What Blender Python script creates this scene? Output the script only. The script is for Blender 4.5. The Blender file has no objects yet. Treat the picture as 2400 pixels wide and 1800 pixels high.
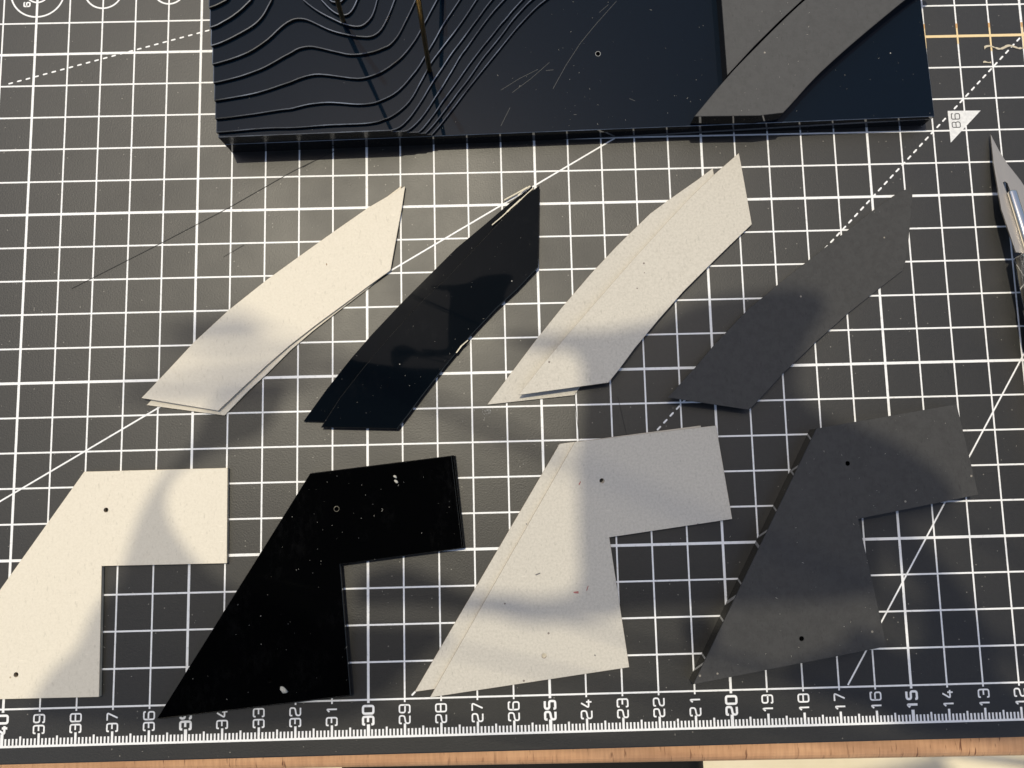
import bpy, bmesh, math, random, json
from mathutils import Vector, Matrix
from mathutils.geometry import tessellate_polygon
random.seed(7)
S = 0.01                       # everything below is written in centimetres, built in metres
scene = bpy.context.scene
COL = scene.collection

# ------------------------------------------------------------------ camera, sky, sun, exposure
cam_d = bpy.data.cameras.new("camera")
cam_o = bpy.data.objects.new("camera", cam_d)
COL.objects.link(cam_o)
cam_o.location = (3.9883 * S, 6.1577 * S, 22.0063 * S)
cam_o.rotation_euler = (0.11296, -0.00525, -0.02427)
cam_d.sensor_fit = 'HORIZONTAL'
cam_d.sensor_width = 36.0
cam_d.lens = 36.0 * 1800.0 / 2400.0
cam_d.clip_start = 0.005
cam_d.clip_end = 100.0
scene.camera = cam_o

SUN = Vector((-0.13, 0.27, 1.0)).normalized()          # towards the sun
world = bpy.data.worlds.new("World")
scene.world = world
world.use_nodes = True
wn = world.node_tree
bg = wn.nodes["Background"]
sky = wn.nodes.new("ShaderNodeTexSky")
sky.sky_type = 'NISHITA'
sky.sun_disc = False
sky.sun_elevation = math.asin(SUN.z)
sky.sun_rotation = math.atan2(SUN.x, SUN.y)
wn.links.new(sky.outputs[0], bg.inputs[0])
bg.inputs[1].default_value = 0.15
sky.dust_density = 3.3
sky.air_density = 1.0
sky.ozone_density = 1.0

sd = bpy.data.lights.new("sun", 'SUN')
sd.energy = 2.8
sd.angle = math.radians(0.55)
sd.color = (1.0, 0.91, 0.69)
so = bpy.data.objects.new("sun", sd)
so.rotation_euler = (-SUN).to_track_quat('-Z', 'Y').to_euler()
so.location = SUN * 3.0
COL.objects.link(so)

scene.view_settings.view_transform = 'Standard'
scene.view_settings.look = 'None'
scene.view_settings.exposure = -0.04
scene.view_settings.gamma = 1.0
try:
    scene.cycles.max_bounces = 8
    scene.cycles.caustics_reflective = False
except Exception:
    pass

D = json.loads(r'''{"layers":{"1":[[2.019,15.864],[2.196,16.084],[2.401,16.347],[2.648,16.666],[2.882,16.986],[3.089,17.265],[3.593,17.903],[3.843,18.213],[4.123,18.566],[4.403,18.921],[4.614,19.177],[4.825,19.405],[5.05,19.647],[5.247,19.833],[5.429,19.975]],"2":[[1.843,15.871],[2.005,16.042],[2.208,16.29],[2.413,16.566],[2.618,16.842],[2.824,17.134],[3.029,17.384],[3.236,17.678],[3.366,17.881],[3.574,18.176],[3.782,18.429],[4.019,18.725],[4.2,18.966],[4.369,19.207],[4.551,19.435],[4.733,19.634],[4.901,19.819],[5.013,19.918]],"3":[[1.654,15.892],[1.761,15.959],[1.95,16.192],[2.153,16.466],[2.33,16.742],[2.562,17.06],[2.766,17.337],[2.945,17.602],[3.101,17.831],[3.349,18.167],[3.583,18.475],[3.86,18.812],[4.069,19.095],[4.277,19.32],[4.416,19.505],[4.583,19.689],[4.737,19.859]],"4":[[1.283,15.848],[1.389,15.901],[1.562,16.042],[1.763,16.259],[1.965,16.547],[2.168,16.877],[2.371,17.181],[2.522,17.444],[2.699,17.736],[2.91,18.119],[3.075,18.328],[3.254,18.594],[3.46,18.889],[3.682,19.199],[3.903,19.481],[4.055,19.65],[4.194,19.805]],"5":[[0.889,15.841],[0.981,15.856],[1.086,15.909],[1.245,16.016],[1.444,16.232],[1.645,16.518],[1.846,16.833],[1.981,17.081],[2.116,17.301],[2.252,17.508],[2.374,17.688],[2.659,18.138],[2.864,18.402],[3.068,18.681],[3.274,18.974],[3.471,19.241],[3.664,19.522],[3.844,19.748]],"6":[[-3.962,15.857],[-3.558,15.882],[-3.168,15.915],[-2.777,15.94],[-2.385,15.952],[-1.937,15.943],[-1.545,15.961],[-1.153,15.987],[-0.761,16.006],[-0.369,16.011],[0.024,16.016],[0.285,16.031],[0.547,16.073],[0.744,16.151],[0.801,16.157],[0.998,16.263],[1.196,16.41],[1.395,16.599],[1.568,16.844],[1.729,17.159],[1.864,17.407],[1.985,17.641],[2.093,17.841],[2.336,18.172],[2.552,18.463],[2.715,18.671],[2.946,18.991],[3.151,19.298],[3.399,19.692]],"7":[[-3.977,16.213],[-3.659,16.241],[-3.269,16.287],[-2.88,16.333],[-2.49,16.393],[-2.1,16.446],[-1.913,16.456],[-1.718,16.506],[-1.433,16.576],[-1.131,16.61],[-0.831,16.627],[-0.478,16.596],[-0.217,16.563],[0.044,16.544],[0.305,16.559],[0.501,16.596],[0.698,16.674],[0.951,16.792],[1.149,16.939],[1.347,17.142],[1.519,17.36],[1.706,17.592],[1.893,17.914],[2.055,18.19],[2.217,18.467],[2.393,18.814],[2.556,19.078],[2.732,19.343],[2.923,19.637]],"8":[[-3.968,16.704],[-3.632,16.758],[-3.243,16.818],[-2.855,16.892],[-2.466,17.007],[-2.077,17.143],[-1.891,17.2],[-1.631,17.312],[-1.371,17.389],[-1.149,17.419],[-0.901,17.399],[-0.653,17.36],[-0.392,17.313],[-0.131,17.273],[0.064,17.262],[0.26,17.292],[0.456,17.357],[0.653,17.435],[0.84,17.548],[1.077,17.723],[1.248,17.872],[1.434,18.09],[1.553,18.254],[1.673,18.433],[1.808,18.681],[1.956,18.958],[2.104,19.25],[2.28,19.585]],"9":[[-3.978,17.179],[-3.733,17.228],[-3.475,17.291],[-3.217,17.361],[-2.959,17.451],[-2.636,17.574],[-2.314,17.753],[-2.055,17.913],[-1.869,18.006],[-1.662,18.139],[-1.48,18.184],[-1.284,18.2],[-1.023,18.14],[-0.762,18.065],[-0.502,17.997],[-0.241,17.929],[0.02,17.924],[0.28,17.96],[0.541,18.016],[0.803,18.128],[0.925,18.181],[1.083,18.344],[1.215,18.536],[1.375,18.867],[1.522,19.171],[1.683,19.532]],"10":[[-3.982,17.671],[-3.706,17.747],[-3.449,17.824],[-3.191,17.921],[-2.934,18.04],[-2.677,18.213],[-2.42,18.414],[-2.163,18.685],[-1.97,18.848],[-1.771,18.961],[-1.589,18.981],[-1.419,18.954],[-1.223,18.867],[-1.001,18.744],[-0.806,18.643],[-0.61,18.563],[-0.35,18.488],[-0.09,18.427],[0.17,18.394],[0.365,18.383],[0.534,18.435],[0.695,18.57],[0.827,18.789],[0.986,19.161],[1.099,19.48]],"11a":[[-3.999,18.162],[-3.807,18.22],[-3.551,18.331],[-3.295,18.47],[-3.038,18.616],[-2.846,18.742],[-2.68,18.898],[-2.552,19.075],[-2.438,19.308],[-2.35,19.486]],"11b":[[-1.468,19.468],[-1.278,19.297],[-1.096,19.155],[-0.848,18.997],[-0.628,18.882],[-0.42,18.767],[-0.225,18.694],[-0.031,18.646],[0.125,18.643],[0.254,18.698],[0.384,18.819],[0.489,18.969],[0.568,19.203],[0.621,19.424]],"12a":[[-4.009,18.644],[-3.842,18.695],[-3.651,18.808],[-3.447,18.927],[-3.269,19.068],[-3.142,19.176],[-3.015,19.311],[-2.9,19.433]],"12b":[[-0.936,19.392],[-0.813,19.251],[-0.683,19.11],[-0.553,19.004],[-0.424,18.939],[-0.295,18.923],[-0.192,18.948],[-0.114,19.002],[-0.011,19.151],[0.08,19.371]],"13a":[[-4.026,19.165],[-3.879,19.21],[-3.726,19.282],[-3.548,19.381]],"13b":[[-0.673,19.321],[-0.609,19.265],[-0.48,19.242],[-0.364,19.26],[-0.313,19.314]]},"beige_top":[[-6.399,8.478],[-5.717,9.216],[-4.943,10.071],[-3.985,10.974],[-2.882,11.861],[-1.992,12.508],[-0.961,13.249],[0.079,13.973],[1.15,14.593],[1.053,13.951],[0.865,12.952],[0.701,12.055],[0.072,11.61],[-0.644,11.079],[-1.4,10.529],[-2.195,9.916],[-2.853,9.349],[-3.549,8.698],[-4.219,8.064]],"beige_low":[[-6.299,8.284],[-5.615,9.045],[-4.839,9.924],[-3.877,10.852],[-2.771,11.764],[-1.878,12.435],[-0.978,13.158],[0.065,13.893],[1.039,14.631],[0.644,12.1],[0.057,11.561],[-0.661,11.019],[-1.553,10.331],[-2.216,9.763],[-2.875,9.106],[-3.399,8.627],[-4.071,7.934]],"black_top":[[-1.288,7.516],[-0.753,8.347],[-0.096,9.182],[0.662,10.071],[1.522,11.014],[2.389,11.821],[3.266,12.733],[4.053,13.558],[4.696,14.192],[5.116,14.493],[5.068,13.286],[5.013,12.03],[4.384,11.385],[3.752,10.818],[2.977,10.017],[2.256,9.174],[1.588,8.338],[1.208,7.831],[0.878,7.418]],"black_low":[[-1.807,7.709],[-1.154,8.604],[-0.447,9.492],[0.171,10.198],[1.033,11.099],[1.855,11.911],[2.635,12.682],[3.517,13.407],[4.208,13.992],[4.902,14.52],[4.967,13.325],[4.887,12.186],[4.243,11.415],[3.511,10.798],[2.735,10.042],[2.011,9.243],[1.341,8.45],[0.629,7.594]],"grey_top":[[4.338,8.294],[5.08,9.194],[5.817,10.04],[6.809,11.131],[7.813,12.235],[8.826,13.303],[9.592,14.086],[10.284,14.726],[11.079,15.394],[11.146,14.859],[11.242,13.999],[11.331,13.196],[10.983,12.881],[10.219,12.18],[9.207,11.222],[8.451,10.413],[7.7,9.563],[7.2,8.929],[6.903,8.589]],"grey_low":[[3.437,8.064],[4.128,8.942],[4.866,9.885],[5.658,10.836],[6.557,11.845],[7.361,12.668],[8.373,13.618],[9.028,14.082],[9.787,14.596],[10.296,14.965],[10.415,13.547],[9.784,12.662],[8.769,11.696],[7.962,10.881],[7.159,9.976],[6.555,9.124],[5.956,8.279]],"dark_strip":[[8.537,8.103],[8.981,8.561],[9.356,8.933],[9.924,9.55],[10.397,10.015],[11.064,10.66],[11.536,11.015],[12.011,11.395],[12.582,11.821],[13.203,12.27],[14.019,12.858],[14.939,13.542],[15.763,14.091],[16.215,14.271],[16.162,13.798],[16.013,12.954],[15.883,12.209],[15.707,11.726],[14.985,11.212],[14.65,10.966],[13.981,10.478],[13.358,9.968],[13.002,9.682],[12.169,8.957],[11.981,8.804],[11.151,7.997],[10.846,7.715]],"beige_F":[[-7.961,6.433],[-3.925,6.441],[-3.902,3.797],[-7.372,3.807],[-7.323,0.303],[-12.163,0.32]],"beige_F_h":[[-7.308,5.348],[-9.608,0.948]],"black_F":[[-1.556,6.228],[2.414,6.62],[2.675,4.069],[-0.713,3.711],[-0.426,0.215],[-5.66,-0.263]],"black_F2":[[-1.565,6.238],[2.471,6.64],[2.717,4.052],[-0.717,3.679],[-0.429,0.166],[-5.671,-0.306]],"black_F3":[[-1.573,6.218],[2.507,6.632],[2.74,4.045],[-0.727,3.666],[-0.437,0.145],[-5.662,-0.34]],"black_F_h":[[-0.812,5.228],[-2.631,0.661]],"grey_F":[[5.909,6.934],[9.955,7.308],[10.268,4.665],[6.788,4.243],[7.202,0.712],[1.708,0.053]],"grey_F2":[[5.478,6.896],[9.536,7.323],[9.863,4.71],[6.513,4.292],[6.782,0.806],[1.28,0.191]],"grey_F_h":[[6.64,5.819],[4.863,1.078]],"dark_F":[[12.671,7.133],[16.675,7.725],[17.058,5.189],[13.654,4.607],[14.178,1.17],[8.862,0.312]],"dark_F_h":[[13.479,6.141],[11.872,1.434]],"road":[[9.542,16.081],[10.557,17.267],[11.456,18.163],[12.218,18.905],[12.935,19.558],[13.461,19.989],[13.938,20.345],[17.208,20.457],[16.533,19.987],[15.86,19.497],[15.186,18.962],[14.468,18.383],[13.753,17.784],[13.039,17.143],[12.322,16.368],[12.014,16.06]],"plate":[[10.561,17.31],[10.524,19.621],[10.503,20.391],[13.858,20.37],[13.403,20.018],[12.886,19.582],[12.169,18.933],[11.406,18.195]],"boardhole":[[6.931,18.315]]}''')

# ------------------------------------------------------------------ materials
def mat(name, col=(.5, .5, .5), rough=.5, metal=0., spec=.5):
    m = bpy.data.materials.new(name)
    m.use_nodes = True
    b = m.node_tree.nodes["Principled BSDF"]
    b.inputs['Base Color'].default_value = (*col, 1)
    b.inputs['Roughness'].default_value = rough
    b.inputs['Metallic'].default_value = metal
    b.inputs['Specular IOR Level'].default_value = spec
    return m, m.node_tree, b

def node(nt, kind, **kw):
    n = nt.nodes.new(kind)
    for k, v in kw.items():
        if k in n.inputs:
            n.inputs[k].default_value = v
        else:
            setattr(n, k, v)
    return n

def objco(nt, scale=(1, 1, 1), rot=(0, 0, 0)):
    tc = nt.nodes.new("ShaderNodeTexCoord")
    mp = nt.nodes.new("ShaderNodeMapping")
    mp.inputs['Scale'].default_value = scale
    mp.inputs['Rotation'].default_value = rot
    nt.links.new(tc.outputs['Object'], mp.inputs['Vector'])
    return mp.outputs[0]

def noise(nt, scale, detail=3., rough=.6, co=None):
    n = node(nt, "ShaderNodeTexNoise", Scale=scale, Detail=detail, Roughness=rough)
    nt.links.new(co if co is not None else objco(nt), n.inputs['Vector'])
    return n.outputs['Fac']

def ramp(nt, fac, stops):
    r = nt.nodes.new("ShaderNodeValToRGB")
    el = r.color_ramp.elements
    while len(el) < len(stops):
        el.new(.5)
    for e, (p, c) in zip(el, stops):
        e.position = p
        e.color = (*c, 1) if len(c) == 3 else c
    nt.links.new(fac, r.inputs[0])
    return r.outputs[0]

def mix(nt, fac, a, b, mode='MIX'):
    m = nt.nodes.new("ShaderNodeMix")
    m.data_type = 'RGBA'
    m.blend_type = mode
    for v, s in ((fac, 0), (a, 6), (b, 7)):
        if isinstance(v, (int, float)):
            m.inputs[s].default_value = v
        elif isinstance(v, tuple):
            m.inputs[s].default_value = (*v, 1)
        else:
            nt.links.new(v, m.inputs[s])
    return m.outputs[2]

def bump(nt, b, h, dist, strength=1.):
    n = node(nt, "ShaderNodeBump", Strength=strength, Distance=dist)
    nt.links.new(h, n.inputs['Height'])
    nt.links.new(n.outputs[0], b.inputs['Normal'])

def specks(nt, scale, size, keep, co=None):
    """small separate flecks: voronoi cells whose random value passes 'keep'"""
    v = node(nt, "ShaderNodeTexVoronoi", Scale=scale)
    nt.links.new(co if co is not None else objco(nt), v.inputs['Vector'])
    a = node(nt, "ShaderNodeMath", operation='LESS_THAN')
    nt.links.new(v.outputs['Distance'], a.inputs[0]); a.inputs[1].default_value = size
    s = nt.nodes.new("ShaderNodeSeparateColor")
    nt.links.new(v.outputs['Color'], s.inputs[0])
    c = node(nt, "ShaderNodeMath", operation='LESS_THAN')
    nt.links.new(s.outputs[0], c.inputs[0]); c.inputs[1].default_value = keep
    m = node(nt, "ShaderNodeMath", operation='MULTIPLY')
    nt.links.new(a.outputs[0], m.inputs[0]); nt.links.new(c.outputs[0], m.inputs[1])
    return m.outputs[0]

M = {}
# cutting mat: black vinyl with a fine embossed grain
m, nt, b = mat("mat_vinyl", (.010, .0097, .0092), .5, 0, .58)
c1 = ramp(nt, noise(nt, 900, 4), [(.3, (.0085, .0083, .008)), (.7, (.0125, .012, .0112))])
c2 = mix(nt, specks(nt, 900, .16, .035), c1, (.16, .15, .13))
nt.links.new(c2, b.inputs['Base Color'])
r_ = ramp(nt, noise(nt, 25, 4), [(.3, (.43,) * 3), (.7, (.52,) * 3)])
nt.links.new(r_, b.inputs['Roughness'])
bump(nt, b, noise(nt, 2100, 3, .6), .00006, .7)
M['mat'] = m
m, nt, b = mat("mat_print", (.78, .78, .78), .5)
w_ = ramp(nt, noise(nt, 700, 4), [(.25, (.50, .50, .50)), (.42, (.76, .76, .76)), (1, (.82, .82, .82))])
nt.links.new(w_, b.inputs['Base Color'])
M['print'] = m
m, nt, b = mat("mat_print_field", (.68, .68, .67), .5)
w_ = ramp(nt, noise(nt, 900, 5), [(.3, (.56, .56, .56)), (.6, (.70, .70, .69))])
nt.links.new(w_, b.inputs['Base Color'])
M['field'] = m
M['ink'] = mat("dark_ink", (.03, .03, .03), .5)[0]
M['groove'] = mat("cut_groove", (.014, .014, .014), .8)[0]

def gloss(name, rough, spk, spec=.3, smudge=0., k=(.0014, .0015, .0017)):
    m, nt, b = mat(name, k, rough, 0, spec)
    f = specks(nt, 520, .10, spk)
    f2 = specks(nt, 1500, .13, spk * .6)
    s = mix(nt, f, k, (.34, .32, .29))
    s = mix(nt, f2, s, (.12, .12, .12))
    if smudge:
        k1 = ramp(nt, noise(nt, 55, 3), [(.52, (0, 0, 0)), (.72, (1, 1, 1))])
        k2 = ramp(nt, noise(nt, 700, 4, .7, objco(nt, (1, .5, 1), (0, 0, .5))), [(.45, (0, 0, 0)), (.7, (smudge,) * 3)])
        s = mix(nt, mix(nt, 1., k1, k2, 'MULTIPLY'), s, (.30, .30, .31))
    nt.links.new(s, b.inputs['Base Color'])
    sm = ramp(nt, noise(nt, 60, 5, .7), [(.35, (rough,) * 3), (.8, (rough + .03,) * 3)])
    nt.links.new(sm, b.inputs['Roughness'])
    bump(nt, b, noise(nt, 8, 2), .0004, .10)
    return m
M['gloss'] = gloss("black_acrylic", .02, .008, .11, 0, (.002, .0056, .0115))  # blue in the base colour stands in for reflected sky
M['gloss_dusty'] = gloss("dusty_black_acrylic", .02, .008, .05, .012, (.0008, .0009, .0011))
M['gloss_strip'] = gloss("sky_tinted_acrylic", .02, .008, .03, .012, (.0020, .0034, .0054))  # bluish tint painted in place of a sky reflection
m, nt, b = mat("laser_cut_edge", (.010, .009, .008), .16)
e_ = ramp(nt, noise(nt, 2600, 4, .75), [(.45, (.006, .006, .006)), (.68, (.02, .018, .014)), (.78, (.30, .26, .19))])
nt.links.new(e_, b.inputs['Base Color'])
bump(nt, b, noise(nt, 1500, 3, .7, objco(nt, (1, 1, .3))), .0001, .5)
M['cut'] = m
m, nt, b = mat("acrylic_rim_glint", (.085, .098, .125), .30, 0, 1.0)
q_ = ramp(nt, noise(nt, 60, 4, .65), [(.36, (.012, .014, .019)), (.52, (.06, .072, .098)), (.68, (.17, .20, .26))])  # pale blue patches in the colour imitate sky glints along the edges
nt.links.new(q_, b.inputs['Base Color'])
M['rim'] = m
m, nt, b = mat("acrylic_side", (.006, .006, .006), .04)
M['side'] = m
m, nt, b = mat("chipped_rim", (.02, .02, .02), .4)
h_ = ramp(nt, noise(nt, 330, 4, .7), [(.36, (.075, .07, .055)), (.55, (.16, .145, .11)), (.70, (.50, .46, .36))])
nt.links.new(h_, b.inputs['Base Color'])
M['chip'] = m
M['haze_scratch'] = mat("fine_scratch", (.011, .0145, .019), .5)[0]
M['haze_scuff'] = mat("grey_scuff", (.22, .22, .22), .6)[0]
M['fleck'] = mat("brown_fleck", (.22, .12, .05), .8)[0]
M['fleck_red'] = mat("red_fleck", (.34, .13, .12), .8)[0]
M['fleck_grey'] = mat("grey_fleck", (.14, .13, .13), .8)[0]
M['stained'] = mat("tape_stained_print", (.72, .55, .30), .55)[0]
M['rust'] = mat("rust_stained_print", (.52, .30, .12), .6)[0]

def paper(name, a, c, fleck, keep, rough=.85, sc=1500, spec=.3):
    m, nt, b = mat(name, a, rough, 0, spec)
    col = ramp(nt, noise(nt, sc, 6, .72), [(.34, c), (.58, a)])
    fib = noise(nt, 1500, 3, .6, objco(nt, (1, .35, 1), (0, 0, .7)))
    fb = ramp(nt, fib, [(.60, (0, 0, 0)), (.72, (1, 1, 1))])
    col = mix(nt, fb, col, tuple(x * .90 for x in c))
    fib2 = noise(nt, 1300, 2, .6, objco(nt, (.3, 1, 1), (0, 0, .35)))
    col = mix(nt, ramp(nt, fib2, [(.68, (0, 0, 0)), (.76, (1, 1, 1))]), col, tuple(min(1, x * 1.06) for x in a))
    col = mix(nt, specks(nt, 420, .13, keep), col, fleck)
    nt.links.new(col, b.inputs['Base Color'])
    bump(nt, b, noise(nt, 1800, 3), .00005, .5)
    return m
M['beige'] = paper("beige_card", (.69, .635, .53), (.635, .58, .475), (.42, .34, .25), .02)
M['beige_edge'] = mat("beige_card_edge", (.52, .43, .30), .9)[0]
M['grey'] = paper("grey_board", (.545, .51, .445), (.46, .43, .37), (.20, .17, .15), .03)
M['grey_edge'] = mat("grey_board_edge", (.30, .25, .20), .9)[0]
M['dark'] = paper("charcoal_paper", (.042, .0415, .0415), (.033, .0325, .0325), (.22, .20, .17), .03, .7, 500, .35)
M['road'] = paper("road_paper", (.053, .053, .0535), (.044, .044, .0445), (.25, .23, .2), .03, .65, 500, .4)  # same charcoal paper, colour lightened to imitate its sheen
M['dark_edge'] = mat("charcoal_edge", (.02, .02, .02), .8)[0]

m, nt, b = mat("brass", (.50, .33, .12), .33, 1.0)
g_ = ramp(nt, noise(nt, 300, 4, .6, objco(nt, (1, 1, .1))), [(.3, (.36, .23, .08)), (.7, (.56, .38, .15))])
nt.links.new(g_, b.inputs['Base Color'])
M['brass'] = m
m, nt, b = mat("blade_steel", (.42, .385, .335), .42, 1.0)
bump(nt, b, noise(nt, 900, 3, .6, objco(nt, (1, .08, 1))), .0001, .35)
M['steel'] = m
M['chrome'] = mat("polished_collet", (.66, .64, .60), .14, 1.0)[0]
m, nt, b = mat("glue", (.50, .44, .33), .7)
M['glue'] = m
m, nt, b = mat("tape_stain", (.4, .25, .1), .6)
t_ = nt.nodes.new("ShaderNodeBsdfTransparent")
st = ramp(nt, noise(nt, 220, 5, .7, objco(nt, (.6, 1, 1))), [(.30, (.94, .80, .58)), (.55, (.98, .90, .74)), (.75, (1, .97, .90))])
nt.links.new(st, t_.inputs[0])
nt.links.new(t_.outputs[0], nt.nodes["Material Output"].inputs[0])
M['stain'] = m

m, nt, b = mat("beech_wood", (.5, .3, .17), .5)
g1 = ramp(nt, noise(nt, 60, 5, .6, objco(nt, (.5, 3, 3))), [(.3, (.43, .225, .11)), (.7, (.575, .33, .175))])
g2 = ramp(nt, noise(nt, 150, 2, .5, objco(nt, (9., 1.2, 1.2))), [(.64, (0, 0, 0)), (.70, (1, 1, 1))])
g3 = ramp(nt, noise(nt, 40, 2, .5, objco(nt, (.6, 2, 2))), [(.45, (0, 0, 0)), (.55, (1, 1, 1))])
gg = mix(nt, .55, g2, g3, 'MULTIPLY')
nt.links.new(mix(nt, gg, mix(nt, ramp(nt, noise(nt, 200, 3, .6, objco(nt, (6, .5, .5))), [(.4, (0, 0, 0)), (.7, (.5, .5, .5))]), g1, (.34, .17, .08)), (.15, .06, .025)), b.inputs['Base Color'])
M['wood'] = m
m, nt, b = mat("pale_floor", (.72, .62, .42), .7)
f_ = ramp(nt, noise(nt, 9, 5), [(.3, (.66, .57, .38)), (.7, (.78, .69, .50))])
nt.links.new(f_, b.inputs['Base Color'])
M['floor'] = m
M['leather'] = mat("black_leather", (.003, .003, .003), .6, 0, .2)[0]
M['fabric'] = mat("screen_fabric", (.018, .018, .020), .9)[0]
M['pole'] = mat("dark_pole", (.05, .05, .05), .4, .6)[0]
M['phone'] = mat("phone_shell", (.010, .010, .011), .35)[0]
M['lens'] = mat("phone_lens", (.004, .004, .006), .08)[0]
for nm_, tv in (('gobo_leaf', .52), ('gobo_leaf_thin', .72)):          # part clear sheets of the added blocker, set for dapple darkness
    m, nt, b = mat("gobo_green", (.03, .04, .02), .6)
    tr_ = nt.nodes.new("ShaderNodeBsdfTransparent"); tr_.inputs[0].default_value = (tv, tv, tv * .97, 1)
    mx_ = nt.nodes.new("ShaderNodeMixShader"); mx_.inputs[0].default_value = .80
    nt.links.new(b.outputs[0], mx_.inputs[1]); nt.links.new(tr_.outputs[0], mx_.inputs[2])
    nt.links.new(mx_.outputs[0], nt.nodes["Material Output"].inputs[0])
    M[nm_] = m
M['gobo_brown'] = mat("gobo_bark", (.06, .045, .03), .8)[0]
m, nt, b = mat("dust_fibres", (.42, .40, .35), .9)
M['dust'] = m

# ------------------------------------------------------------------ building helpers
def link(name, me, mats, parent=None):
    o = bpy.data.objects.new(name, me)
    COL.objects.link(o)
    for x in mats:
        me.materials.append(x)
    if parent is not None:
        o.parent = parent
    return o

def from_bm(name, bm, mats, parent=None, smooth=False):
    for v in bm.verts:
        v.co *= S
    me = bpy.data.meshes.new(name)
    bm.normal_update()
    bm.to_mesh(me)
    bm.free()
    if smooth:
        for p in me.polygons:
            p.use_smooth = True
    return link(name, me, mats, parent)

def thing(name, label, cat, loc=(0, 0, 0), group=None):
    o = bpy.data.objects.new(name, None)
    COL.objects.link(o)
    o.empty_display_size = .01
    o['label'] = label
    o['category'] = cat
    if group:
        o['group'] = group
    return o

def tag(o, label=None, cat=None, group=None, kind=None):
    if label: o['label'] = label
    if cat: o['category'] = cat
    if group: o['group'] = group
    if kind: o['kind'] = kind
    return o

def area(p):
    return .5 * sum(p[i - 1][0] * p[i][1] - p[i][0] * p[i - 1][1] for i in range(len(p)))

def ccw(p):
    p = [tuple(q[:2]) for q in p]
    return p if area(p) > 0 else p[::-1]

def inset(p, d):
    n = len(p)
    out = []
    for i in range(n):
        a, b_, c = Vector(p[i - 1]), Vector(p[i]), Vector(p[(i + 1) % n])
        e1 = (b_ - a).normalized(); e2 = (c - b_).normalized()
        n1 = Vector((-e1.y, e1.x)); n2 = Vector((-e2.y, e2.x))
        k = n1 + n2
        L = max(k.dot(n1), .35)
        out.append(tuple(b_ + k * (d / L)))
    return out

def circle(c, r, n=20):
    return [(c[0] + r * math.cos(2 * math.pi * i / n), c[1] + r * math.sin(2 * math.pi * i / n)) for i in range(n)]

def prism(bm, poly, z0, z1, holes=(), ch=0.0, chz=1., fz=None, cuts=None, mt=0, ms=1, mr=None):
    """solid slab from an outline; mt/ms/mr are the material slots of top, sides, rim"""
    if mr is None: mr = ms
    poly = ccw(poly)
    rings = [poly] + [ccw(h)[::-1] for h in holes]
    top_rings = [inset(poly, ch) if ch else poly] + rings[1:]
    flat = [q for r in top_rings for q in r]
    tv = [bm.verts.new((x, y, z1)) for x, y in flat]
    bv = [bm.verts.new((x, y, z0)) for x, y in [q for r in rings for q in r]]
    tris = tessellate_polygon([[Vector((x, y, 0)) for x, y in r] for r in top_rings])
    for t in tris:
        a = (flat[t[1]][0] - flat[t[0]][0]) * (flat[t[2]][1] - flat[t[0]][1]) - (flat[t[1]][1] - flat[t[0]][1]) * (flat[t[2]][0] - flat[t[0]][0])
        t = t if a > 0 else t[::-1]
        if len(set(t)) < 3 or abs(a) < 1e-12: continue
        try:
            bm.faces.new([tv[i] for i in t]).material_index = mt
            bm.faces.new([bv[i] for i in t[::-1]]).material_index = ms
        except ValueError:
            pass
    k = 0
    for ri, r in enumerate(rings):
        n = len(r)
        up = tv
        if ri == 0 and ch:
            mid = [bm.verts.new((x, y, z1 - ch * chz)) for x, y in r]
            for i in range(n):
                j = (i + 1) % n
                bm.faces.new([mid[i], mid[j], tv[j], tv[i]]).material_index = mr
            side = mid
        else:
            side = tv[k:k + n]
        for i in range(n):
            j = (i + 1) % n
            bm.faces.new([bv[k + i], bv[k + j], side[j], side[i]]).material_index = ms
        k += n
    if fz:
        bmesh.ops.dissolve_limit(bm, angle_limit=.001, verts=bm.verts[:], edges=bm.edges[:], delimit={'MATERIAL'})
        for (co, no) in cuts:
            bmesh.ops.bisect_plane(bm, geom=bm.verts[:] + bm.edges[:] + bm.faces[:], plane_co=co, plane_no=no)
        for v in bm.verts:
            v.co.z += fz(v.co.x, v.co.y)
    return bm

def slab(name, poly, z0, z1, mats, parent=None, **kw):
    return from_bm(name, prism(bmesh.new(), poly, z0, z1, **kw), mats, parent)

def quad(bm, pts, z, mi=0):
    f = bm.faces.new([bm.verts.new((x, y, z)) for x, y in pts])
    f.material_index = mi
    f.normal_update()
    if f.normal.z < 0: f.normal_flip()

def ribbon(bm, pts, w, z, closed=False, caps=False):
    n = len(pts)
    P = [Vector(p) for p in pts]
    Lf, Rt = [], []
    for i in range(n):
        if closed:
            a, c = P[i - 1], P[(i + 1) % n]
        else:
            a, c = P[max(i - 1, 0)], P[min(i + 1, n - 1)]
        e1 = (P[i] - a); e2 = (c - P[i])
        if e1.length < 1e-9: e1 = e2
        if e2.length < 1e-9: e2 = e1
        e1 = e1.normalized(); e2 = e2.normalized()
        n1 = Vector((-e1.y, e1.x)); n2 = Vector((-e2.y, e2.x))
        k = n1 + n2
        o = k * (w / 2 / max(k.dot(n1), .5))
        Lf.append(bm.verts.new((*(P[i] + o), z))); Rt.append(bm.verts.new((*(P[i] - o), z)))
    for i in range(n if closed else n - 1):
        j = (i + 1) % n
        f = bm.faces.new([Rt[i], Rt[j], Lf[j], Lf[i]])
        f.normal_update()
        if f.normal.z < 0: f.normal_flip()

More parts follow.
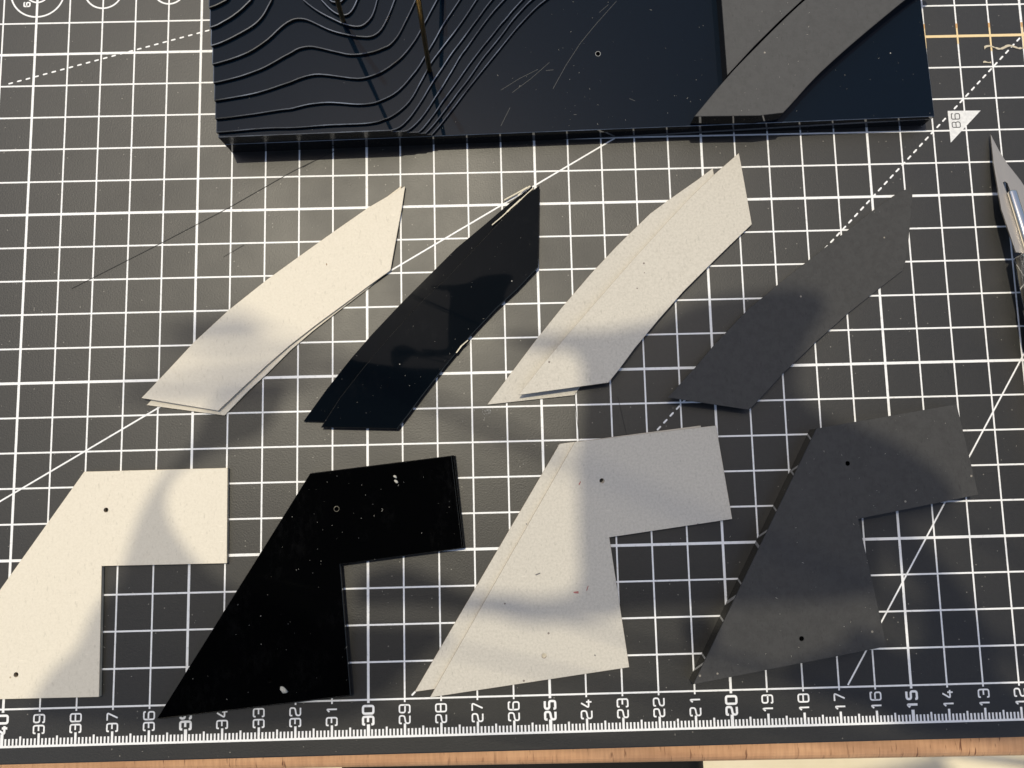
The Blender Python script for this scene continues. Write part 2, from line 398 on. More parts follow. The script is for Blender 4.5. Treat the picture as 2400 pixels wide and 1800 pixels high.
def tube(bm, a, b_, r0, r1=None, n=20, mi=0, cap=True):
    r1 = r0 if r1 is None else r1
    a, b_ = Vector(a), Vector(b_)
    d = (b_ - a).normalized()
    u = d.orthogonal().normalized(); v = d.cross(u)
    A, B = [], []
    for i in range(n):
        t = 2 * math.pi * i / n
        o = u * math.cos(t) + v * math.sin(t)
        A.append(bm.verts.new(a + o * r0)); B.append(bm.verts.new(b_ + o * r1))
    for i in range(n):
        j = (i + 1) % n
        f = bm.faces.new([A[i], A[j], B[j], B[i]]); f.smooth = True; f.material_index = mi
    if cap:
        bm.faces.new(A[::-1]).material_index = mi
        bm.faces.new(B).material_index = mi

def box(bm, x0, x1, y0, y1, z0, z1, bev=0., seg=3):
    r = bmesh.ops.create_cube(bm, size=1)
    for v in r['verts']:
        v.co = Vector(((x0 + x1) / 2 + v.co.x * (x1 - x0), (y0 + y1) / 2 + v.co.y * (y1 - y0), (z0 + z1) / 2 + v.co.z * (z1 - z0)))
    if bev:
        es = list({e for v in r['verts'] for e in v.link_edges})
        bmesh.ops.bevel(bm, geom=es, offset=bev, segments=seg, profile=.5, affect='EDGES')

# ------------------------------------------------------------------ floor, table, stool
bm = bmesh.new(); box(bm, -400, 400, -400, 400, -77, -75)
tag(from_bm("floor", bm, [M['floor']]), kind='structure')

table = thing("wooden_table", "beech table top with a rounded front edge under the black cutting mat", "table")
bm = bmesh.new()
prism(bm, [(-60, -1.38), (60, -2.52), (60, 62), (-60, 62)], -2.6, -.31)
es = [e for e in bm.edges if all(v.co.y < 0 for v in e.verts) and abs(e.verts[0].co.z - e.verts[1].co.z) < .01]
bmesh.ops.bevel(bm, geom=es, offset=.26, segments=5, profile=.5, affect='EDGES')
from_bm("table_top", bm, [M['wood'], M['wood']], table)
for x, y in ((-54, 4), (54, 4), (-54, 56), (54, 56)):
    bm = bmesh.new(); box(bm, x - 2.5, x + 2.5, y - 2.5, y + 2.5, -75, -2.62, .4)
    from_bm("leg", bm, [M['wood']], table)

stool = thing("stool", "black cushioned stool on the pale floor below the table edge", "stool")
bm = bmesh.new(); box(bm, -7.2, 16.2, -34, -10.5, -32.5, -29, 1.3, 5)
from_bm("seat", bm, [M['leather']], stool, True)
for x, y in ((-4, -31), (13, -31), (-4, -14), (13, -14)):
    bm = bmesh.new(); tube(bm, (x, y, -32.4), (x, y, -75), 1.1, .8)
    from_bm("leg", bm, [M['pole']], stool)

# ------------------------------------------------------------------ cutting mat and its print
cm = thing("cutting_mat", "black self healing cutting mat printed with a white centimetre grid and ruler", "cutting mat")
bm = bmesh.new(); box(bm, -31.6, 31.6, -1.46, 45.4, -.30, 0, .04, 2)
from_bm("mat_sheet", bm, [M['mat']], cm)

bm = bmesh.new()
for r in range(0, 44):
    w = .076 if r % 5 == 4 else .048
    quad(bm, [(-30.1, r - w / 2), (30.1, r - w / 2), (30.1, r + w / 2), (-30.1, r + w / 2)], .004)
for i in range(-30, 31):
    w = .070 if i % 5 == 0 else .046
    quad(bm, [(i - w / 2, -.085), (i + w / 2, -.085), (i + w / 2, 43.1), (i - w / 2, 43.1)], .005)
from_bm("grid_print", bm, [M['print']], cm)

bm = bmesh.new()
quad(bm, [(-30.1, -1.015), (30.1, -1.015), (30.1, -.955), (-30.1, -.955)], .004)
for k in range(-300, 301):
    x = k / 10
    h, w = (.32, .062) if k % 10 == 0 else ((.25, .052) if k % 5 == 0 else (.19, .050))
    if k % 50 == 0: w = .085
    quad(bm, [(x - w / 2, -.956), (x + w / 2, -.956), (x + w / 2, -.97 + h), (x - w / 2, -.97 + h)], .005)
from_bm("ruler_scale", bm, [M['print']], cm)

def rc(pts, r=.05, closed=False, n=4):
    """polyline with rounded corners"""
    out = []
    N = len(pts)
    for i, p in enumerate(pts):
        if not closed and i in (0, N - 1):
            out.append(p); continue
        a, b_, c = Vector(pts[i - 1]), Vector(p), Vector(pts[(i + 1) % N])
        d = min(r, (a - b_).length / 2, (c - b_).length / 2)
        p0 = b_ + (a - b_).normalized() * d; p1 = b_ + (c - b_).normalized() * d
        for k in range(n + 1):
            t = k / n
            out.append(tuple(p0.lerp(b_, t).lerp(b_.lerp(p1, t), t)))
    return out

W, H = .20, .285
GL = {
 '0': [([(0, 0), (W, 0), (W, H), (0, H)], 1)],
 '1': [([(W * .35, H * .72), (W * .68, H), (W * .68, 0)], 0)],
 '2': [([(0, H * .78), (0, H), (W, H), (W, H * .52), (0, H * .40), (0, 0), (W, 0)], 0)],
 '3': [([(0, H * .80), (0, H), (W, H), (W, 0), (0, 0), (0, H * .20)], 0), ([(W * .3, H * .52), (W, H * .52)], 0)],
 '4': [([(W * .62, H), (0, H * .28), (W * 1.05, H * .28)], 0), ([(W * .76, H * .52), (W * .76, 0)], 0)],
 '5': [([(W, H), (0, H), (0, H * .58), (W, H * .58), (W, 0), (0, 0), (0, H * .18)], 0)],
 '6': [([(W, H * .82), (W, H), (0, H), (0, 0), (W, 0), (W, H * .56), (0, H * .56)], 0)],
 '7': [([(0, H), (W, H), (W * .32, 0)], 0)],
 '8': [([(0, 0), (W, 0), (W, H), (0, H)], 1), ([(0, H * .53), (W, H * .53)], 0)],
 '9': [([(0, H * .18), (0, 0), (W, 0), (W, H), (0, H), (0, H * .46), (W, H * .46)], 0)],
 'B': [([(0, 0), (W * .8, 0), (W, H * .15), (W, H * .4), (W * .85, H * .53), (W * .95, H * .65), (W * .95, H * .87), (W * .8, H), (0, H)], 1), ([(0, H * .53), (W * .85, H * .53)], 0)],
}
def text(name, s, cx, cy, w, m_, parent, ang=90., size=1., z=.006, adv=.285):
    bm = bmesh.new()
    tot = adv * (len(s) - 1) + W
    ca, sa = math.cos(math.radians(ang)), math.sin(math.radians(ang))
    k = 0
    for i, ch in enumerate(s):
        for pts, cl in GL[ch]:
            q = rc(pts, .055, bool(cl))
            q = [((x + i * adv - tot / 2) * size, (y - H / 2) * size) for x, y in q]
            q = [(cx + x * ca - y * sa, cy + x * sa + y * ca) for x, y in q]
            ribbon(bm, q, w, z + .0015 * k, bool(cl)); k += 1
    return from_bm(name, bm, [m_], parent)
for i in range(-10, 20):
    n = 30 - i
    text("number", str(n), i - .005, -.405, .062 if n % 5 == 0 else .042, M['print'], cm)
text("number", "6", -10.31, 20.62, .045, M['print'], cm, 90, .62)

def line(name, pts, w, m_=None, z=.0065):
    bm = bmesh.new(); ribbon(bm, pts, w, z)
    return from_bm(name, bm, [m_ or M['print']], cm)
t30 = math.tan(math.radians(30))
line("angle_line", [(-10.37 - 8, 5.66 - 8 * .5805), (7.42, 15.98)], .045)
line("angle_line", [(13.25, 0.05), (19.07, 9.2), (24, 17.0)], .045)
def dashes(a, b_, dl, pitch, w):
    bm = bmesh.new()
    a, b_ = Vector(a), Vector(b_)
    d = (b_ - a).normalized(); L = (b_ - a).length
    nrm = Vector((-d.y, d.x))
    k = 0
    while k * pitch < L:
        c = a + d * (k * pitch)
        pts = []
        for s_, o in ((1, 0), (-1, math.pi)):
            for j in range(5):
                t = -math.pi / 2 + math.pi * j / 4
                e = c + d * s_ * (dl / 2 - w / 2)
                pts.append(tuple(e + (d * math.cos(t) * s_ + nrm * math.sin(t) * s_) * (w / 2)))
        quad(bm, pts, .0068)
        k += 1
    return from_bm("dashed_line", bm, [M['print']], cm)
dashes((-10.68, 18.10), (4.0, 22.0), .145, .2635, .048)
dashes((1.25, .14), (29.0, 28.05), .165, .272, .05)
for c, r in (((-10, 21.02), .81), ((-10, 21.02), .34), ((-8, 21.02), .57), ((-6, 21.02), .47)):
    bm = bmesh.new(); ribbon(bm, circle(c, r, 64), .05, .0062, True)
    from_bm("circle_print", bm, [M['print']], cm)
bm = bmesh.new(); quad(bm, [(17.49, 16.62), (17.495, 15.62), (18.49, 16.61)], .0072)
tri = from_bm("size_triangle", bm, [M['field']], cm)
text("size_lettering", "B6", 17.71, 16.31, .026, M['ink'], tri, 90, .86, .0085, .30)
sr = random.Random(9)
bm = bmesh.new()
for k_ in range(34):
    x_, y_ = 3.47 + sr.gauss(0, .18), 7.90 + sr.gauss(0, .10)
    a_ = sr.uniform(.9, 2.6)
    ribbon(bm, [(x_, y_), (x_ + .05 * math.cos(a_), y_ + .05 * math.sin(a_))], .008, .0012 + .00008 * k_)
from_bm("scuff", bm, [M['haze_scuff']], cm)
line("knife_scratch", [(-.75, 15.86), (-2.2, 15.16), (-4.1, 14.07), (-6.2, 12.97), (-8.6, 11.75)], .022, M['groove'], .0074)
for p in ([(-1.2, 15.66), (-1.9, 15.28)], [(-4.2, 12.6), (-3.6, 12.95)], [(5.9, 9.0), (6.05, 7.0)], [(7.2, 8.2), (7.45, 6.9)]):
    line("knife_scratch", p, .014, M['groove'], .0076)
bm = bmesh.new(); quad(bm, [(16.4, 18.958), (30, 18.958), (30, 19.042), (16.4, 19.042)], .0090)
for i, e in ((17, 18.62), (18, 18.75), (19, 18.5), (20, 18.55)):
    quad(bm, [(i - .026, e), (i + .026, e), (i + .026, 19.30), (i - .026, 19.30)], .0094)
from_bm("tape_stain", bm, [M['stained']], cm)
bm = bmesh.new()
for i in (17, 18, 19, 20):
    quad(bm, [(i - .03, 19.26), (i + .03, 19.26), (i + .03, 19.41), (i - .03, 19.41)], .0098)
from_bm("tape_stain", bm, [M['rust']], cm)
def blob(pts, name, m_, z=.0105):
    random.seed(len(pts))
    bm = bmesh.new()
    P = [Vector(p) for p in pts]
    a, b_ = [], []
    for i, p in enumerate(P):
        w = .05 * random.uniform(.3, 1.1)
        a.append((p.x, p.y + w)); b_.append((p.x, p.y - w * random.uniform(.4, 1)))
    prism(bm, a + b_[::-1], .0095, z + .012)
    return from_bm(name, bm, [m_, m_], cm)
blob([(18.78 + 1.2 * i / 22, 18.60 + .05 * math.sin(i * .55)) for i in range(23)], "glue_residue", M['glue'])
blob([(18.70 + .24 * i / 6, 18.13 + .01 * math.sin(i)) for i in range(7)], "glue_residue", M['glue'])

# ------------------------------------------------------------------ site model
sm = thing("site_model", "glossy black landscape model of stacked contour layers with grey road pieces", "model")
def fy(x): return 15.762 + (x + 4.0) * .0197
BACK = 31.0
XL, XR = -4.0, 16.72
fr = [(XL + (XR - XL) * i / 24, fy(XL + (XR - XL) * i / 24)) for i in range(25)]
outline = fr + [(16.60, 20.5), (16.35, BACK), (-4.15, BACK)]
gm = [M['gloss'], M['side'], M['rim']]
slab("base_board", [(x, y + .02) if y < 20 else (x, y) for x, y in outline], .004, .425, gm, sm, ch=.02, mr=2)
slab("deck_plate", outline, .44, .62, gm, sm, holes=[circle(D['boardhole'][0], .062, 14)], ch=.014, mr=2)
bm = bmesh.new()
c_ = D['boardhole'][0]
ribbon(bm, circle(c_, .074, 20), .015, .6235, True)
from_bm("drill_burr", bm, [M['haze_scuff']], sm)

def line_on(p, w):
    bm = bmesh.new(); ribbon(bm, p, w, .6226)
    return from_bm("scratch", bm, [M['haze_scratch']], sm)
line_on([(5.568, 17.25), (5.964, 17.958), (6.431, 18.67), (6.933, 19.277), (7.543, 19.959)], .012)
line_on([(4.041, 17.247), (4.592, 17.592), (5.144, 17.867)], .010)
line_on([(4.378, 17.168), (4.932, 17.585), (5.49, 18.076)], .010)
line_on([(4.016, 16.148), (4.299, 16.708)], .010)
line_on([(6.152, 16.455), (6.237, 16.449)], .014)
line_on([(7.796, 16.909), (7.962, 16.834)], .014)
line_on([(5.381, 17.826), (5.603, 17.843)], .012)
line_on([(7.013, 19.604), (7.298, 19.854)], .010)

def ext(p, back=True):
    a, b_ = Vector(p[-2]), Vector(p[-1])
    d = (b_ - a).normalized()
    q = b_ + d * .6
    q2 = q + (d + Vector((0, 1))).normalized() * 1.5
    q3 = q2 + Vector((.4, 3))
    return [tuple(q), tuple(q2), tuple(q3), (q3.x + .3, BACK - .02)]
LY = D['layers']
def smooth_line(p):
    """round the traced contour with one Chaikin pass, keep the ends"""
    o = [p[0]]
    for a, b_ in zip(p[:-1], p[1:]):
        o.append((a[0] * .75 + b_[0] * .25, a[1] * .75 + b_[1] * .25))
        o.append((a[0] * .25 + b_[0] * .75, a[1] * .25 + b_[1] * .75))
    o.append(p[-1])
    return [tuple(x) for x in o]
lm = [M['gloss'], M['cut'], M['rim']]
for k in range(1, 14):
    z0, z1 = .62 + .1 * (k - 1) + .003, .62 + .1 * k
    if k <= 5:
        p = LY[str(k)]
        p = [(p[0][0], fy(p[0][0]) - .004 * k + .012)] + [q for q in p[1:] if q[1] > fy(q[0]) + .02]
        p = smooth_line(p)
        n_ = 12
        f0 = [(XL + (p[0][0] - XL) * i / n_, fy(XL + (p[0][0] - XL) * i / n_) - .004 * k + .012) for i in range(n_)]
        poly = f0 + p + ext(p) + [(-4.15, BACK - .02)]
    elif k <= 10:
        p = smooth_line(LY[str(k)])
        p[0] = (-4.02, p[0][1])
        poly = p + ext(p) + [(-4.15, BACK - .02)]
    else:
        a, b_ = smooth_line(LY['%da' % k]), smooth_line(LY['%db' % k])
        a[0] = (-4.03, a[0][1])
        ap = ((a[-1][0] + b_[0][0]) / 2, a[-1][1] + (k - 10) * .9)
        gap = (b_[0][0] - a[-1][0])
        mid = [(a[-1][0] + gap * .12, a[-1][1] + .5), (ap[0] - gap * .2, ap[1] - .12), ap, (ap[0] + gap * .2, ap[1] - .12), (b_[0][0] - gap * .12, b_[0][1] + .45)]
        poly = a + mid + b_ + ext(b_) + [(-4.15, BACK - .02)]
    slab("contour_layer", poly, z0, z1, lm, sm, ch=.024, chz=.35, mr=2)

rm = [M['road'], M['side'], M['dark_edge']]
slab("road_strip", smooth_line(D['road'] + [D['road'][0]])[:-1], .623, 1.12, rm, sm, ch=.012, mr=2)
slab("paving_plate", D['plate'], .623, 1.09, rm, sm, ch=.012, mr=2)

def rod(base, top, r=.068):
    bm = bmesh.new(); tube(bm, base, top, r, r, 24)
    return from_bm("brass_rod", bm, [M['brass']], sm)
rod((-.35, 18.82, 1.55), (-.05, 18.86, 7.6))
rod((2.01, 17.63, 1.1), (2.11, 17.64, 6.6))
rod((2.45, 20.3, 1.3), (2.10, 19.45, 4.2))

# ------------------------------------------------------------------ loose sheets on the mat
def cuts_along(poly, n):
    a = Vector((*poly[0], 0)); far = max(poly, key=lambda q: (Vector((*q, 0)) - a).length)
    b_ = Vector((*far, 0)); d = (b_ - a)
    return [(a + d * (i / n), d.normalized()) for i in range(1, n)], a, d.normalized(), d.length
def sheet(name, key, z0, z1, mats, label, cat, group=None, lift=0., tip=0., holes=(), ch=.006, side=0.):
    poly = D[key]
    kw = {}
    if lift or tip or side:
        cuts, a, d, L = cuts_along(poly, 22)
        nr = Vector((-d.y, d.x, 0))
        def fz(x, y):
            v = Vector((x, y, 0)) - a
            t = max(0., min(1., v.dot(d) / L))
            return lift * (1 - t) ** 2.2 + tip * t ** 3 + side * v.dot(nr) * (1 - t)
        kw = dict(fz=fz, cuts=cuts)
    o = slab(name, poly, z0, z1, mats, None, holes=holes, ch=ch, **kw)
    KEEP[key] = o
    return tag(o, label, cat, group)
KEEP = {}
bmats = [M['beige'], M['beige_edge'], M['beige']]
gmats = [M['grey'], M['grey_edge'], M['grey']]
kmats = [M['gloss_dusty'], M['cut'], M['chip']]
smats = [M['gloss_strip'], M['cut'], M['chip']]
dmats = [M['dark'], M['dark_edge'], M['dark']]
sheet("card_strip", 'beige_low', .008, .058, bmats, "lower curved beige card strip, its pale edge showing beneath the other beige strip", "card strip", "curved strips laid on the mat")
sheet("card_strip", 'beige_top', .062, .115, bmats, "upper curved beige card strip with a small brown fleck, lying over the other beige strip", "card strip", "curved strips laid on the mat", lift=.06)
sheet("acrylic_strip", 'black_low', .008, .105, smats, "lower glossy black strip showing along the left side under the other black strip", "acrylic strip", "curved strips laid on the mat")
sheet("acrylic_strip", 'black_top', .109, .215, smats, "upper glossy black strip with dust specks and a chipped pointed tip", "acrylic strip", "curved strips laid on the mat", ch=.022)
M['pale_chip'] = mat("pale_chip", (.55, .50, .38), .5)[0]
for k_, (p_, w_, z_) in enumerate([([(3.687, 13.318), (4.005, 13.584), (4.252, 13.812), (4.474, 13.997), (4.697, 14.202), (4.92, 14.398)], 0.022, 0.219), ([(4.143, 13.705), (4.311, 13.871), (4.549, 14.085)], 0.03, 0.2195), ([(4.065, 14.105), (4.41, 14.288), (4.755, 14.482)], 0.03, 0.112), ([(4.481, 14.236), (4.656, 14.394), (4.844, 14.52)], 0.04, 0.1125), ([(2.592, 9.572), (2.736, 9.759), (2.928, 9.932)], 0.028, 0.218)]):
    bm = bmesh.new(); ribbon(bm, p_, w_, z_)
    rg = random.Random(k_)
    for v in bm.verts: v.co += Vector((rg.uniform(-.012, .012), rg.uniform(-.012, .012), 0))
    from_bm("edge_chip", bm, [M['pale_chip']], KEEP['black_top'])
sheet("card_strip", 'grey_low', .008, .058, gmats, "lower curved grey card strip showing as a thin margin left of the other grey strip", "card strip", "curved strips laid on the mat")
sheet("card_strip", 'grey_top', .062, .118, gmats, "upper curved grey card strip lying over the other grey strip beside the black ones", "card strip", "curved strips laid on the mat", lift=.22, side=-.05)
sheet("paper_strip", 'dark_strip', .010, .045, dmats, "matte charcoal paper strip with a curled lower end, rightmost of the curved strips", "paper strip", "curved strips laid on the mat", lift=.5, ch=.004)
hb = [circle(c, .068, 16) for c in D['beige_F_h']]
sheet("card_piece", 'beige_F', .008, .145, bmats, "beige card flag shaped piece with two small holes, partly cut by the left edge", "card piece", "flag shaped pieces in a row")
COL.objects.unlink(bpy.data.objects["card_piece"]); bpy.data.objects.remove(bpy.data.objects["card_piece"])
sheet("card_piece", 'beige_F', .008, .145, bmats, "beige card flag shaped piece with two small holes, partly cut by the left edge", "card piece", "flag shaped pieces in a row", holes=hb)
sheet("acrylic_piece", 'black_F3', .008, .108, kmats, "bottom sheet of the glossy black flag shaped stack, a sliver at its right edge", "acrylic piece", "flag shaped pieces in a row", ch=.012)
sheet("acrylic_piece", 'black_F2', .112, .212, kmats, "middle sheet of the glossy black flag shaped stack, between the top and bottom sheets", "acrylic piece", "flag shaped pieces in a row", ch=.012)
hk = [circle(D['black_F_h'][0], .065, 16), circle(D['black_F_h'][1], .065, 16)]
sheet("acrylic_piece", 'black_F', .216, .318, kmats, "top sheet of the glossy black flag shaped stack, dusty with white crumbs", "acrylic piece", "flag shaped pieces in a row", holes=hk, ch=.012)
for c in D['black_F_h'][:1]:
    bm = bmesh.new(); ribbon(bm, circle(c, .072, 18), .008, .3205, True)
    from_bm("hole_burr", bm, [M['chip']], KEEP['black_F'])
sheet("card_piece", 'grey_F2', .008, .058, gmats, "lower grey card flag shaped piece showing as a band left of the upper one", "card piece", "flag shaped pieces in a row", holes=[circle((6.611, 5.848), .07, 14)])
hg = [circle(c, .072, 16) for c in D['grey_F_h']]
sheet("card_piece", 'grey_F', .062, .135, gmats, "upper grey card flag shaped piece with two holes and red and brown flecks", "card piece", "flag shaped pieces in a row", holes=hg)
FL = [('beige_top', 0.117, [(-1.162, 12.32), (-1.139, 12.283), (-1.148, 12.232), (-1.175, 12.265)], 'fleck'), ('grey_F', 0.137, [(4.682, 3.281), (4.819, 3.327), (4.828, 3.297), (4.696, 3.246)], 'fleck_grey'), ('grey_F', 0.137, [(6.26, 1.088), (6.289, 1.063), (6.273, 1.02), (6.249, 1.05)], 'fleck_grey'), ('grey_F', 0.137, [(4.452, 4.678), (4.483, 4.687), (4.493, 4.667), (4.462, 4.658)], 'fleck_grey'), ('grey_F', 0.137, [(6.087, 2.809), (6.142, 2.945), (6.157, 2.925), (6.107, 2.794)], 'fleck_red'), ('grey_F', 0.137, [(5.72, 2.779), (5.871, 2.795), (5.874, 2.727), (5.754, 2.739)], 'fleck_red'), ('grey_F', 0.137, [(5.972, 5.74), (6.031, 5.834), (6.04, 5.793), (5.996, 5.714)], 'fleck_red')]
for own, z, pts_, m_ in FL:
    bm = bmesh.new(); prism(bm, pts_, z, z + .004)
    from_bm("fleck", bm, [M[m_], M[m_]], KEEP[own])
hd = [circle(c, .07, 9) for c in D['dark_F_h']]
blk = thing("paper_faced_block", "thick charcoal faced flag shaped block with glossy black sides and two holes", "block", group="flag shaped pieces in a row")
slab("block_body", D['dark_F'], .008, .46, [M['gloss'], M['side'], M['side']], blk, holes=hd)
slab("paper_face", D['dark_F'], .463, .50, dmats, blk, holes=hd, ch=.004)

# ------------------------------------------------------------------ craft knife
kn = thing("craft_knife", "steel craft knife with a pointed slotted blade lying at the right edge", "craft knife")
def bz(x, y):
    return .10 + (15.815 - y) * .135
bm = bmesh.new()
bp = [(18.66, 15.815), (18.575, 14.795), (18.54, 13.39), (18.715, 12.05), (19.25, 11.95), (19.62, 13.4), (19.276, 14.287), (18.972, 14.863), (18.811, 15.284)]
slot = [(18.74, 14.24), (18.81, 14.27), (18.87, 14.22), (19.10, 12.7), (18.99, 12.66)]
prism(bm, bp, 0, .045, holes=[slot])
for v in bm.verts: v.co.z += bz(v.co.x, v.co.y) - .05
from_bm("blade", bm, [M['steel'], M['steel']], kn)
ax = Vector((.13, -.99, -.0)).normalized()
p0 = Vector((18.90, 13.95, bz(18.9, 13.95) + .06)); p1 = Vector((19.10, 12.0, .66))
bm = bmesh.new(); box(bm, -.12, .12, -1.0, 1.0, -.09, .09, .07, 3)
d = (p1 - p0); q = d.to_track_quat('Y', 'Z').to_matrix().to_4x4()
for v in bm.verts:
    v.co = q @ Vector((v.co.x, v.co.y * d.length / 2, v.co.z)) + (p0 + p1) / 2
from_bm("collet_prong", bm, [M['chrome']], kn, True)
bm = bmesh.new(); c0 = Vector((19.10, 12.02, .60))
tube(bm, c0, c0 + ax * .10, .30, .40, 28); tube(bm, c0 + ax * .1, c0 + ax * 1.6, .40, .44, 28)
from_bm("ferrule", bm, [M['chrome']], kn)
bm = bmesh.new()
tube(bm, c0 + ax * 1.6, c0 + ax * 2.6, .47, .50, 28); tube(bm, c0 + ax * 2.6, c0 + ax * 12, .42, .40, 28)
from_bm("handle", bm, [M['steel']], kn)

# ------------------------------------------------------------------ dust and crumbs
rng = random.Random(3)
def inside(p, poly):
    x, y = p; c = False
    for i in range(len(poly)):
        (x1, y1), (x2, y2) = poly[i - 1][:2], poly[i][:2]
        if (y1 > y) != (y2 > y) and x < (x2 - x1) * (y - y1) / (y2 - y1) + x1: c = not c
    return c
tops = [(D['road'], 1.12), (D['plate'], 1.09), (D['black_F'], .318), (D['black_top'], .215), (D['black_low'], .105), (D['dark_F'], .50), (D['dark_strip'], .055), (D['grey_F'], None), (D['grey_top'], None), (D['beige_top'], None), (D['beige_F'], None), (D['grey_low'], None), (D['grey_F2'], None), (D['beige_low'], None)]
bm = bmesh.new()
def flake(x, y, z, s, el):
    t = rng.uniform(0, math.pi)
    a = Vector((math.cos(t), math.sin(t), 0)); n_ = Vector((-a.y, a.x, 0))
    c = Vector((x, y, z + .003))
    v = [bm.verts.new(c + a * s * el), bm.verts.new(c + n_ * s * .5), bm.verts.new(c - a * s * el), bm.verts.new(c - n_ * s * .45), bm.verts.new(c + Vector((0, 0, s * .5)))]
    for i in range(4):
        bm.faces.new([v[i], v[(i + 1) % 4], v[4]])
n = 0
while n < 800:
    x, y = rng.uniform(-11, 20), rng.uniform(-1.3, 20.7)
    z = 0.004
    if x > -4 and x < 16.7 and y > fy(x):
        z = .624
        if x < 6 and any(inside((x, y), LY[str(k)] + [(-4.1, 22), (-4.1, LY[str(k)][0][1])]) for k in (1,)): continue
    bad = False
    for poly, zz in tops:
        if inside((x, y), poly):
            if zz is None: bad = True
            else: z = zz
            break
    if bad: continue
    if z == .004 and rng.random() < .45: continue
    s = rng.choice((.006, .007, .008, .010, .014)) * rng.uniform(.7, 1.2)
    flake(x, y, z, s, rng.choice((1, 1, 1.3, 3.5)) if s < .013 else rng.uniform(.7, 1.2))
    n += 1
tag(from_bm("dust_specks", bm, [M['dust']]), "white dust and paper crumbs scattered over the mat and the black pieces", "dust", kind='stuff')
cr = random.Random(5)
for (x, y, z, s, lb) in [(0.823, 6.083, 0.318, 0.045, 'upper of two small white crumbs on the glossy black flag shaped stack'), (0.861, 5.941, 0.318, 0.05, 'lower of two small white crumbs on the glossy black flag shaped stack'), (-2.229, 0.419, 0.318, 0.1, 'large pale crumb near the bottom edge of the black flag shaped stack')]:
    bm = bmesh.new()
    bmesh.ops.create_icosphere(bm, subdivisions=1, radius=s)
    for v in bm.verts:
        v.co = Vector((v.co.x * 1.5 * cr.uniform(.8, 1.2), v.co.y * .8 * cr.uniform(.8, 1.2), v.co.z * .5))
        v.co.rotate(Matrix.Rotation(-.7, 3, 'Z'))
        v.co += Vector((x, y, z + s * .4))
    tag(from_bm("paper_crumb", bm, [M["dust"]], None, True), lb, "crumb", "crumbs on the black stack")

# ------------------------------------------------------------------ added out of view to shade the table: a leafy branch towards the sun and a dark parasol overhead
br = thing("leaf_gobo", "added, unseen leafy branch reaching over the table from the sunny side", "gobo")  # outlines shaped so that their shadows form the dapples
GOBO_SHAPES = [(52, [(-10.7, 22.83), (-8.91, 22.99), (-9.56, 21.48), (-10.6, 21.11), (-11.38, 20.8), (-12.09, 20.36), (-12.43, 19.66), (-12.25, 18.88), (-11.58, 17.98), (-10.79, 17.2), (-8.6, 16.58), (-7.45, 15.61), (-7.32, 14.5), (-6.43, 13.99), (-7.45, 13.41), (-11.73, 13.34), (-14.88, 13.72), (-16.14, 13.76), (-15.91, 14.24), (-15.44, 15.02), (-14.71, 15.61), (-14.42, 16.41), (-14.12, 16.91), (-13.68, 17.27), (-13.48, 18.02), (-13.16, 19.16), (-12.67, 20.05), (-12.16, 20.69), (-11.72, 21.27), (-11.47, 21.92)]), (64, [(-4.52, 27.37), (-0.37, 27.34), (1.29, 28.26), (2.65, 28.44), (4.69, 28.53), (5.19, 27.97), (4.23, 26.69), (4.0, 25.29), (5.73, 24.25), (6.75, 23.83), (8.24, 22.62), (8.04, 21.84), (6.44, 21.63), (6.08, 20.36), (5.63, 19.55), (2.13, 19.51), (-1.22, 19.5), (-1.3, 19.28), (-2.71, 19.22), (-3.93, 19.16), (-4.83, 19.5), (-5.59, 20.08), (-4.56, 19.99), (-3.34, 19.87), (-2.36, 20.06), (-2.41, 21.52), (-2.32, 24.11), (-2.11, 25.37), (-2.13, 26.71), (-3.33, 26.8)]), (58, [(7.31, 20.26), (8.24, 19.59), (8.93, 18.56), (9.56, 17.6), (9.85, 16.65), (9.9, 15.78), (10.61, 15.15), (10.7, 14.17), (7.46, 14.26), (6.32, 15.14), (4.7, 15.61), (3.58, 16.22), (5.55, 16.76), (5.78, 17.31), (6.72, 16.92), (7.45, 16.4), (8.03, 17.13), (8.11, 18.07), (7.76, 18.59), (7.14, 18.98)]), (47, [(2.65, 14.65), (3.24, 14.76), (3.66, 14.31), (3.44, 13.69), (2.93, 13.71), (2.59, 14.09)]), (70, [(-9.79, 20.97), (-8.38, 20.94), (-6.78, 20.83), (-7.17, 20.22), (-8.07, 19.57), (-8.77, 18.79), (-9.79, 19.24)]), (61, [(-8.1, 19.85), (-7.2, 20.14), (-6.23, 19.8), (-4.89, 19.14), (-3.6, 19.17), (-3.42, 18.72), (-4.9, 18.64), (-6.56, 18.93), (-8.49, 18.91)]), (96, [(-18.77, 36.19), (-17.32, 36.63), (-15.99, 36.87), (-15.31, 36.25), (-14.77, 36.17), (-16.37, 35.73)]), (96, [(-19.28, 35.46), (-17.29, 35.48), (-14.77, 35.69), (-13.04, 35.65), (-15.69, 35.04)]), (96, [(-19.79, 34.8), (-17.54, 34.89), (-14.76, 35.02), (-12.77, 35.11), (-14.36, 34.54), (-17.0, 34.21), (-19.25, 34.39)])]
hub = Vector((26., 12., 70.))
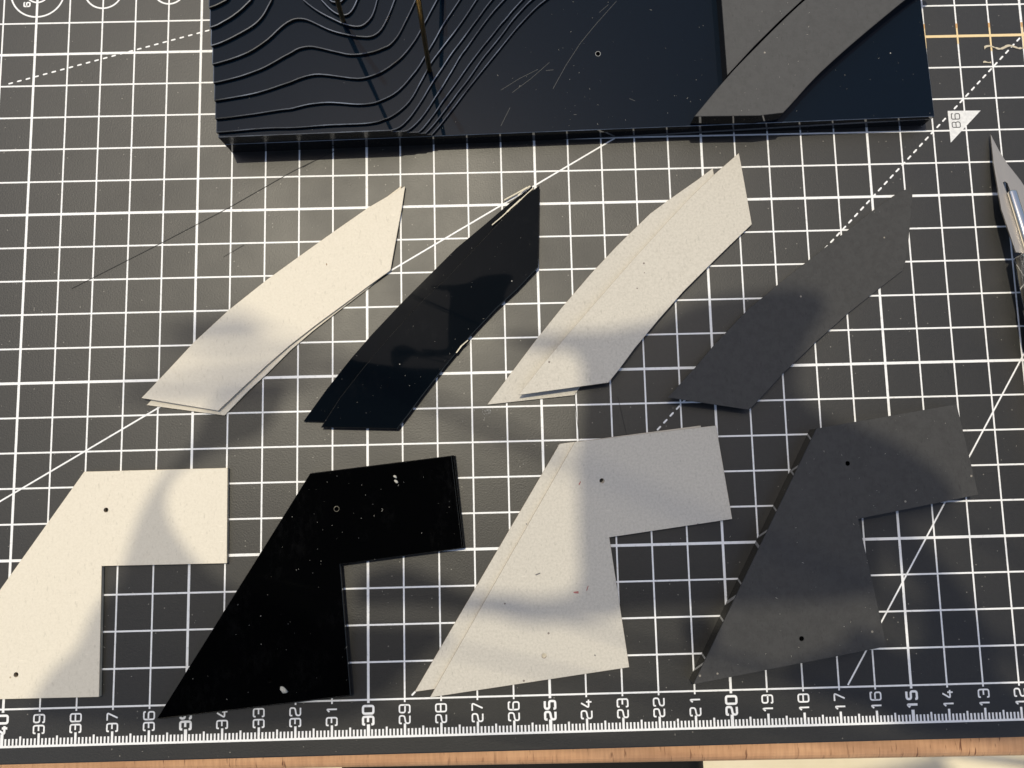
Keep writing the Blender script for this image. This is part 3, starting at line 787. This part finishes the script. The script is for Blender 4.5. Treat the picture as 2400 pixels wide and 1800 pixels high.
for k_, (h, poly) in enumerate(GOBO_SHAPES):
    p = smooth_line([list(q) for q in poly] + [list(poly[0])])[:-1]
    cx = sum(q[0] for q in p) / len(p); cy = sum(q[1] for q in p) / len(p)
    slab("gobo_leaf", p, h, h + .04, [M['gobo_leaf_thin' if k_ == 0 else 'gobo_leaf']] * 2, br)
    near = max(p, key=lambda q: q[0] - q[1])
    bm = bmesh.new(); tube(bm, (near[0] - .3, near[1], h + .1), hub, .05, .10, 8)
    from_bm("gobo_stem", bm, [M['gobo_brown']], br)
bm = bmesh.new(); tube(bm, hub, (120, -10, 40), .15, 2.2, 14)
from_bm("gobo_arm", bm, [M['gobo_brown']], br)

pa = thing("screen", "dark parasol added out of view to darken reflections in the near mat", "screen")  # unseen blocker, added to keep the near mat dark
apex = Vector((-12., -38., 205.)); rim = []
for i in range(8):
    t = 2 * math.pi * (i + .5) / 8
    rim.append(Vector((apex.x + 92 * math.cos(t), apex.y + 82 * math.sin(t), 172.)))
bm = bmesh.new()
for i in range(8):
    a, b_ = rim[i], rim[(i + 1) % 8]
    n_ = 8
    top = bm.verts.new(apex); prev = None
    rows = []
    for r in range(1, n_ + 1):
        f = r / n_
        row = []
        for k in range(9):
            g = k / 8
            v = apex.lerp(a.lerp(b_, g), f)
            sag = math.sin(math.pi * g) * f
            v = v + (apex - v) * (.07 * sag if r == n_ else .02 * sag)
            row.append(bm.verts.new((v.x, v.y, v.z - 1.8 * sag * f)))
        rows.append(row)
    for k in range(8):
        bm.faces.new([top, rows[0][k], rows[0][k + 1]])
    for r in range(n_ - 1):
        for k in range(8):
            bm.faces.new([rows[r][k], rows[r + 1][k], rows[r + 1][k + 1], rows[r][k + 1]])
bmesh.ops.remove_doubles(bm, verts=bm.verts[:], dist=.01)
cvx = from_bm("screen_sheet", bm, [M['fabric']], pa, True)
so_ = cvx.modifiers.new("thickness", 'SOLIDIFY'); so_.thickness = .002
for v in rim:
    bm = bmesh.new(); tube(bm, apex - Vector((0, 0, 1)), v - Vector((0, 0, 1.2)), .5, .35, 8)
    from_bm("rib", bm, [M['pole']], pa)
bm = bmesh.new(); tube(bm, apex + Vector((0, 0, 4)), (apex.x, apex.y, -75), 1.9, 1.9, 20)
from_bm("pole", bm, [M['pole']], pa)
